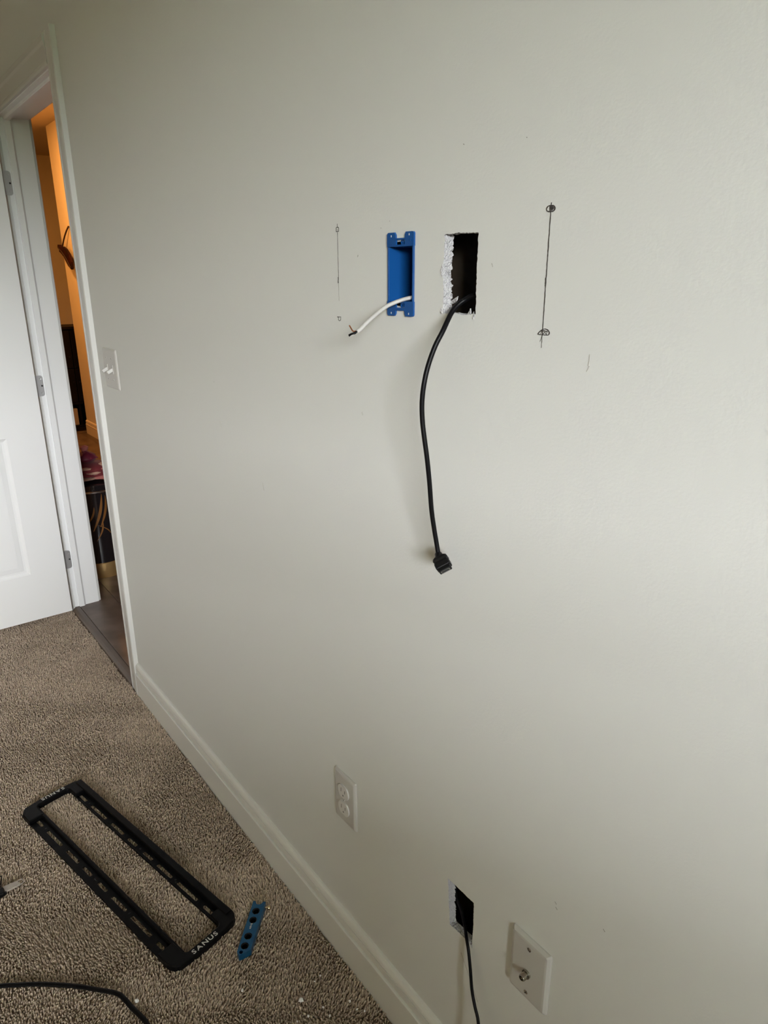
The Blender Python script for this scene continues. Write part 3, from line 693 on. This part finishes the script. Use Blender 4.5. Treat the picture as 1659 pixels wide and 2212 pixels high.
def endcap(far):
    # plan outline: a bar with two rounded lobes that hold the rail ends
    e0 = .655
    P = [(e0, -.0915), (.680, -.0915)]+arc(.6870, -.0600, .0315, -85, -25, 7)+[(.7180, -.0420), (.7192, -.0200), (.7195, .0), (.7192, .0180), (.7180, .0340)]+arc(.6870, .0505, .0315, 25, 85, 7)+[(.680, .0820), (e0+.004, .0815), (e0+.006, .0405), (.684, .0400)]
    P += arc(.690, .0300, .0095, 85, 0, 6)+arc(.690, -.0420, .0095, 0, -85, 6)+[(.684, -.0520), (e0, -.0530)]
    if far: P = [(.7090-a, c) for a, c in P][::-1]
    n = len(P); Hc = .0150
    def off(i_):
        out = []
        for k in range(n):
            t = (Vector(P[(k+1) % n])-Vector(P[k-1])).normalized(); out.append(tuple(Vector(P[k])+Vector((-t.y, t.x))*i_))
        return out
    b = bmesh.new(); rings = []
    for zz, i_ in ((.0002, 0), (Hc-.0035, 0), (Hc-.0012, .0008), (Hc, .0026)):
        rings.append([b.verts.new(mp(q[0], q[1], zz)) for q in off(i_)])
    for i in range(len(rings)-1):
        for k in range(n): b.faces.new((rings[i][k], rings[i][(k+1) % n], rings[i+1][(k+1) % n], rings[i+1][k]))
    top = off(.0026)
    vs, es, fs, *_ = delaunay_2d_cdt([Vector(p) for p in top], [(k, (k+1) % n) for k in range(n)], [], 0, 1e-7)
    for f in fs:
        c = sum((vs[q] for q in f), Vector((0, 0)))/len(f)
        if inside(c, top):
            b.faces.new([rings[-1][min(range(n), key=lambda k: (Vector(top[k])-vs[q]).length)] for q in f])
    return b
def letters(word, length, cap, org, rd, upd, parent):
    """printed capitals laid on a surface: rd reading direction, upd letter-up"""
    nrm = rd.cross(upd).normalized()
    metas = []; tot = 0
    for ch in word:
        cu = bpy.data.curves.new('letter', 'FONT'); cu.body = ch; cu.size = 1.0; cu.extrude = 0.01; cu.offset = 0.012
        to = bpy.data.objects.new('letter_tmp', cu); COL.objects.link(to)
        bpy.context.view_layer.update()
        me = bpy.data.meshes.new_from_object(to.evaluated_get(bpy.context.evaluated_depsgraph_get()))
        bpy.data.objects.remove(to); bpy.data.curves.remove(cu)
        xs = [v.co.x for v in me.vertices]; metas.append((me, min(xs), max(xs))); tot += max(xs)-min(xs)
    ys = [v.co.y for v in metas[1][0].vertices]; y0, y1 = min(ys), max(ys)
    sy = cap/(y1-y0); gap = .20*length/(len(word)-1); sx = (length*.80)/tot
    x = 0
    for me, a, c in metas:
        for v in me.vertices:
            p = Vector(org)+rd*(x+(v.co.x-a)*sx)+upd*((v.co.y-y0)*sy)+nrm*(.0001 if v.co.z < 0 else .0005)
            v.co = p
        x += (c-a)*sx+gap
        me.materials.clear(); child('letter', me, 'print', parent)
for far in (False, True):
    ec = child('end_bracket', endcap(far), 'cap_black', tv)
    if not far: letters('SANUS', .064, .0105, mp(.7158, -.0415, .0150), mv, -mu, ec)
    else: letters('SANUS', .064, .0105, mp(-.0068, .0320, .0150), -mv, mu, ec)

# ------------------------------------------------------------------ blue drill guide
TG = [(-1.1712, -.1042), (-1.1682, -.1006), (-1.1588, -.1028), (-1.1528, -.0958), (-1.1556, -.0866), (-1.1520, -.0826), (-1.0640, -.1665), (-1.0650, -.1815), (-1.0672, -.1935), (-1.0775, -.1925)]
HB = [(-1.1434, -.1125), (-1.1265, -.1288), (-1.0967, -.1563), (-1.0797, -.1731)]
tg = thing('drill_guide', 'blue anodised drill guide bar with four round holes on the carpet', 'drill guide', (-1.118, -.139, 0))
circ = lambda c, r, n=24: [(c[0]+r*math.cos(2*math.pi*k/n), c[1]+r*math.sin(2*math.pi*k/n)) for k in range(n)]
hl = [circ(c, .0086) for c in HB]+[circ((-1.0712, -.1862), .0042, 16)]
child('guide_body', cut_sheet(TG, hl, lambda a, c: (a, c, .0170), lambda a, c: (a, c, .0010)), 'anod', tg)
for c in HB:
    child('bushing', lathe((c[0], c[1], 0), [(.0086, .0166), (.0078, .0150), (.0066, .0146), (.0064, .0018), (.0086, .0018)], 24), 'bush', tg, True)
wd = Vector((.0192, .0216, 0)).normalized()
sc = Vector((-1.1445, -.0880, .0095))
child('brass_screw', merge(cyl(sc, sc+wd*.0060, .0024, n=12), lathe(sc+wd*.0055, [(0, 0), (.0048, 0), (.0052, .0012), (.0050, .0050), (.0040, .0062), (0, .0064)], 18, wd)), 'brass', tg, True)
ld = Vector((.0926, -.0880, 0)).normalized(); lc = Vector((-1.1150, -.1402, .01705))
for k, (a, h) in enumerate(((-.0058, .0042), (-.0022, .0026), (.0016, .0040), (.0052, .0030))):
    p = lc+ld*a; b = bmesh.new(); q = [p-ld*.0010-wd*h/2, p+ld*.0010-wd*h/2, p+ld*.0010+wd*h/2, p-ld*.0010+wd*h/2]
    A = [b.verts.new(v) for v in q]; B = [b.verts.new(v+Vector((0, 0, .0002))) for v in q]
    b.faces.new(B); b.faces.new(A[::-1])
    for i in range(4): b.faces.new((A[i], A[(i+1) % 4], B[(i+1) % 4], B[i]))
    child('etched_mark', b, 'print', tg)

# ------------------------------------------------------------------ metal hook piece at the left edge
hk = thing('metal_bracket', 'small pale metal strip with a black clip on the carpet edge', 'bracket', (-1.575, -.54, 0))
child('metal_strip', cut_sheet([(-1.5833, -.5548), (-1.5809, -.5232), (-1.5661, -.5204), (-1.5644, -.5534)], [], lambda a, c: (a, c, .0090), lambda a, c: (a, c, .0050)), 'zinc', hk)
child('end_loop', tube([(-1.5810, -.5235, .0075), (-1.5822, -.5150, .0072), (-1.5760, -.5120, .0072), (-1.5690, -.5128, .0072), (-1.5662, -.5210, .0075)], .0011, .002, 8), 'zinc', hk, True)
child('black_clip', box(-1.5790, -1.5575, -.5700, -.5545, .001, .0135, .003), 'plug', hk)
child('clip_arm', box(-1.5650, -1.5600, -.5550, -.5510, .002, .009, .001), 'plug', hk)
child('spring_wire', tube([(-1.5800, -.5600, .009), (-1.5950, -.5560, .013), (-1.6110, -.5515, .014), (-1.6150, -.5560, .013), (-1.6060, -.5640, .011), (-1.5850, -.5690, .009)], .0012, .003, 8), 'rubber', hk, True)

# black cord lying on the carpet
FC = [(-1.43, -.80, .004), (-1.37, -.70, .004), (-1.3167, -.6093, .005), (-1.2983, -.5825, .005), (-1.2799, -.5556, .005), (-1.2494, -.5181, .005), (-1.2159, -.4815, .005), (-1.1932, -.4604, .005), (-1.1541, -.4260, .006), (-1.1320, -.4164, .006), (-1.1043, -.4100, .005), (-1.0785, -.4023, .005), (-1.0540, -.3973, .005), (-1.00, -.395, .005), (-.93, -.41, .005), (-.84, -.47, .005)]
fcord = thing('floor_cord', 'black cord curving across the carpet below the wall mount frame', 'cord', (-1.2, -.48, 0))
child('cord_jacket', tube(FC, .0048, .006, 14, .72), 'rubber', fcord, True)

# drywall crumbs on the carpet
CRUMB_LABELS = ['white drywall crumb beside the bend of the floor cord', 'largest white drywall crumb on the carpet near the baseboard', 'lone white drywall crumb just below the blue drill guide',
    'topmost tiny drywall speck of those near the baseboard foot', 'tiny drywall speck level with the largest crumb, close to the baseboard', 'tiny drywall speck just left of the rightmost speck by the baseboard',
    'lower right tiny drywall speck of the cluster beside the largest crumb', 'tiny drywall speck just below and right of the largest crumb', 'middle tiny drywall speck of the cluster beside the largest crumb',
    'lowest tiny drywall speck, below the largest crumb at the frame edge', 'tiny drywall speck second from the top near the baseboard foot', 'rightmost tiny drywall speck against the baseboard foot', 'tiny drywall speck almost touching the floor cord']
for k, (x, y, s) in enumerate([(-1.112, -.3972, .0034), (-.9113, -.1349, .0040), (-1.0027, -.2193, .0022), (-.9313, -.0755, .0015), (-.8489, -.0578, .0020), (-.8266, -.0566, .0016), (-.85, -.1062, .0018), (-.8751, -.1399, .0019), (-.8719, -.1072, .0014), (-.8792, -.1629, .0015), (-.9281, -.0912, .0012), (-.8147, -.0459, .0014), (-1.1075, -.414, .0012)]):
    b = bmesh.new(); bmesh.ops.create_icosphere(b, subdivisions=1, radius=s*1.5)
    for v in b.verts: v.co = v.co*random.uniform(.65, 1.25)
    bmesh.ops.translate(b, verts=b.verts, vec=(x, y, .0016+s*.9))
    o = link('drywall_crumb', to_me(b, 'drywall_crumb'), 'crumb')
    tag(o, CRUMB_LABELS[k], 'crumb', 'drywall crumbs on the carpet')

# ------------------------------------------------------------------ what the doorway shows
DC = (-3.398, .232); DR = .118; FZ = .0125
dr = thing('drum_stool', 'round black lacquered stool with a gold foot ring beyond the doorway', 'stool', (DC[0], DC[1], FZ))
child('gold_foot', lathe((DC[0], DC[1], FZ), [(0, 0), (DR-.001, 0), (DR, .002), (DR, .074), (DR-.002, .076), (0, .076)], 56), 'gold', dr, True)
child('drum_body', lathe((DC[0], DC[1], FZ), [(0, .076), (DR-.004, .076), (DR-.003, .10), (DR-.003, .40), (DR-.004, .425), (0, .425)], 56), 'lacquer', dr, True)
child('silver_rim', lathe((DC[0], DC[1], FZ), [(0, .425), (DR, .425), (DR+.003, .428), (DR+.003, .433), (DR, .436), (0, .436)], 56), 'silver', dr, True)
child('seat_cushion', lathe((DC[0], DC[1], FZ), [(0, .436), (DR, .436), (DR+.002, .445), (DR, .463), (DR-.010, .468), (0, .470)], 56), 'lacquer', dr, True)
def stroke(a0, z0, a1, z1, w):
    b = bmesh.new(); L, R_ = [], []
    for k in range(15):
        t = k/14; a = math.radians(a0+(a1-a0)*t+6*math.sin(t*3)); z = z0+(z1-z0)*t; ww = w*math.sin(math.pi*(.08+.88*t))
        r = DR-.0024
        for lst, s in ((L, 1), (R_, -1)):
            aa = a+s*ww/r/2; lst.append(b.verts.new((DC[0]+r*math.cos(aa), DC[1]+r*math.sin(aa), FZ+z)))
    for k in range(14): b.faces.new((L[k], R_[k], R_[k+1], L[k+1]))
    e = bmesh.ops.extrude_face_region(b, geom=b.faces[:])
    for v in e['geom']:
        if isinstance(v, bmesh.types.BMVert): v.co = Vector((DC[0]+(v.co.x-DC[0])*.994, DC[1]+(v.co.y-DC[1])*.994, v.co.z))
    return b
for a0, z0, a1, z1, w in ((-25, .24, 2, .42, .014), (-8, .26, 10, .41, .012), (-40, .27, -18, .36, .010), (-2, .29, -22, .19, .008), (-14, .27, 12, .22, .007)):
    child('gold_stroke', stroke(a0, z0, a1, z1, w), 'goldpaint', dr)
# folded patterned cloths heaped on the stool
def blob(c, s, seed, sub=3, amp=.18):
    r = random.Random(seed); b = bmesh.new(); bmesh.ops.create_icosphere(b, subdivisions=sub, radius=1)
    ph = [r.uniform(0, 6.28) for _ in range(6)]
    for v in b.verts:
        p = v.co.copy(); k = 1+amp*(math.sin(p.x*5+ph[0])*math.sin(p.y*4+ph[1])+math.sin(p.z*6+ph[2]+p.x*3)*.6)
        v.co = Vector((c[0]+p.x*s[0]*k, c[1]+p.y*s[1]*k, c[2]+p.z*s[2]*k))
    return b
zt = FZ+.470
cl = thing('folded_cloth', 'red pink and cream patterned cloth folded on the black stool', 'cloth', (DC[0], DC[1], zt))
child('cloth_fold', blob((DC[0]+.004, DC[1]-.003, zt+.050), (.098, .096, .041), 3, 4, .08), 'red', cl, True)
for i, (dx, dy, dz, sx, sy, sz, m) in enumerate(((.086, -.048, .022, .018, .046, .007, 'cream'), (.084, .028, .024, .020, .040, .010, 'pink'), (.084, -.006, .048, .022, .034, .009, 'cream'), (.072, .042, .064, .026, .030, .010, 'pink'), (.074, -.036, .068, .022, .032, .006, 'cream'), (.076, .046, .082, .020, .022, .007, 'cream'), (.088, -.032, .038, .016, .030, .008, 'red'))):
    child('cloth_patch', blob((DC[0]+dx, DC[1]+dy, zt+dz), (sx, sy, sz), 20+i, 3, .15), m, cl, True)
PZ = zt+.0985; PX, PY = DC[0]+.030, DC[1]-.020
pc = thing('satin_pouch', 'small magenta gathered pouch on top of the patterned cloth', 'pouch', (PX, PY, PZ))
child('pouch_body', lathe((PX, PY, PZ), [(0, 0), (.040, .001), (.050, .012), (.044, .028), (.026, .040), (.012, .046)], 30), 'magenta', pc, True)
child('pouch_ruff', lathe((PX, PY, PZ), [(.011, .046), (.017, .055), (.019, .066), (.012, .070), (0, .062)], 18), 'pink', pc, True)
for s_ in (-1, 1):
    child('pouch_ribbon', tube([(PX+.012, PY, PZ+.046), (PX+.034, PY+s_*.022, PZ+.036), (PX+.050, PY+s_*.042, PZ+.016)], .006, .006, 10, .3), 'magenta', pc, True)

# black cabinet at the hall corner
CX = -6.97; CY0, CY1, CH = .62, 1.48, .957
cb = thing('black_cabinet', 'tall black cabinet standing against the dark orange hall end', 'cabinet', (CX-.2, (CY0+CY1)/2, FZ))
for nm, a in (('side_panel', (CX-.40, CX, CY0, CY0+.022, FZ, CH)), ('side_panel', (CX-.40, CX, CY1-.022, CY1, FZ, CH)), ('top_panel', (CX-.41, CX+.008, CY0-.008, CY1+.008, CH, CH+.024)),
              ('bottom_panel', (CX-.40, CX, CY0+.022, CY1-.022, FZ+.035, FZ+.058)), ('shelf', (CX-.40, CX, CY0+.022, CY1-.022, .268, .288)), ('back_panel', (CX-.40, CX-.385, CY0+.022, CY1-.022, FZ+.058, CH)), ('divider', (CX-.38, CX-.01, 1.115, 1.135, FZ+.058, .268))):
    child(nm, box(*a, .002, 1), 'cabinet', cb)
for z0, z1, zk in ((.292, .600, .478), (.606, .950, .712)):
    for y0, y1, yk in ((CY0+.026, 1.118, 1.090), (1.124, CY1-.026, 1.152)):
        d = child('drawer', box(CX-.02, CX+.002, y0, y1, z0, z1, .003, 1), 'cabinet', cb)
        child('knob', lathe((CX+.002, yk, zk), [(.004, 0), (.004, .010), (.009, .014), (.008, .018), (0, .020)], 16, Xv), 'bush', d, True)
bn = thing('storage_bin', 'grey fabric storage bin in the open bottom of the black cabinet', 'bin', (CX-.15, 1.0, FZ+.06))
b = box(CX-.30, CX-.012, .86, 1.100, FZ+.0585, .250, .006, 2)
for v in b.verts:
    if v.co.z > .2 and v.co.y > 1.0: v.co.z -= .02
child('bin_body', b, 'bin', bn)
child('bin_rim', box(CX-.30, CX-.010, .858, .885, .226, .252, .003, 1), 'bin', bn)

# dark leaf sprig hung on the bright hall wall
lf = thing('dried_leaf', 'dark red dried leaf on a thin stem on the bright orange hall wall', 'leaf', (-6.65, 1.12, 1.6))
child('stem', tube([(-6.5636, 1.132, 1.8109), (-6.6131, 1.120, 1.7715), (-6.6796, 1.112, 1.7179), (-6.7305, 1.106, 1.6625), (-6.735, 1.104, 1.635)], .0065, .02, 8), 'twig', lf, True)
LO = [(-6.7752, 1.6745), (-6.7200, 1.6560), (-6.6700, 1.6560), (-6.5954, 1.6359), (-6.5250, 1.5943), (-6.4900, 1.5300), (-6.4865, 1.4840), (-6.5100, 1.4690), (-6.5852, 1.4997), (-6.6864, 1.5740), (-6.7700, 1.6080), (-6.8205, 1.6213), (-6.8000, 1.6400), (-6.8563, 1.6560), (-6.8400, 1.6780)]
b = cut_sheet(LO, [], lambda a, c: (a, 1.090+.10*(a+6.65)**2, c), lambda a, c: (a, 1.108+.10*(a+6.65)**2, c))
child('leaf_blade', b, 'leaf', lf)
child('midrib', tube([(-6.80, 1.086, 1.650), (-6.68, 1.084, 1.605), (-6.58, 1.084, 1.550), (-6.50, 1.086, 1.480)], .005, .02, 8), 'twig', lf, True)

# ------------------------------------------------------------------ unseen chests, eave and hedge added to block and shape the window light
def chest(y0, y1, h, n, label):  # added out-of-frame blocker, shades the lower wall and floor
    x0, x1 = 1.26, 1.80
    c = thing('light_blocker_chest', label, 'chest', ((x0+x1)/2, (y0+y1)/2, 0))
    child('carcass', box(x0+.02, x1, y0+.01, y1-.01, .06, h-.03, .003, 1), 'chest', c)
    child('top_board', box(x0, x1+.01, y0, y1, h-.03, h, .004, 1), 'chest', c)
    for fx in (x0+.05, x1-.05):
        for fy in (y0+.05, y1-.05): child('foot', box(fx-.025, fx+.025, fy-.025, fy+.025, 0, .06, .003, 1), 'chest', c)
    dh = (h-.03-.085)/n
    for k in range(n):
        z0 = .085+k*dh
        d = child('drawer', box(x0, x0+.022, y0+.02, y1-.02, z0, z0+dh-.01, .003, 1), 'chest', c)
        for ky in (y0+.15, y1-.15): child('knob', lathe((x0, ky, z0+dh/2), [(.006, 0), (.006, .012), (.015, .018), (.012, .026), (0, .028)], 16, -Xv), 'brass', d, True)
chest(-1.58, -1.00, 1.35, 5, 'tall added chest blocking window light nearest the long wall')
chest(-2.30, -1.60, .72, 3, 'low added chest blocking window light further along the window side')
struct(link('light_blocker_eave', to_me(box(WX+.12, WX+1.30, YR-.5, .6, CEIL, CEIL+.12), 'light_blocker_eave'), 'trim'))  # eave added to keep high sky light out of the window
lawn = struct(link('ground', to_me(box(WX+.2, 60, -40, 40, -.7, -.6), 'ground'), 'lawn'))
b = bmesh.new()  # hedge added to hide the sky near the horizon from the window
bmesh.ops.create_grid(b, x_segments=80, y_segments=10, size=1)
for v in b.verts:
    yy = v.co.x*36; zz = (v.co.y+1)/2*3.6
    v.co = Vector((16+1.0*math.sin(yy*1.3)*.4+.5*math.sin(yy*3.1+zz*2)-(.6 if zz > 3 else 0)*-1, yy, -.6+zz+(.35*math.sin(yy*1.9)+.25*math.sin(yy*4.3))*(zz/3.6)))
ret = bmesh.ops.extrude_face_region(b, geom=b.faces[:])
for v in ret['geom']:
    if isinstance(v, bmesh.types.BMVert): v.co.x += 2.0
hg = link('light_blocker_hedge', to_me(b, 'light_blocker_hedge'), 'hedge'); tag(hg, 'long added hedge blocking the low sky outside the window', 'hedge')
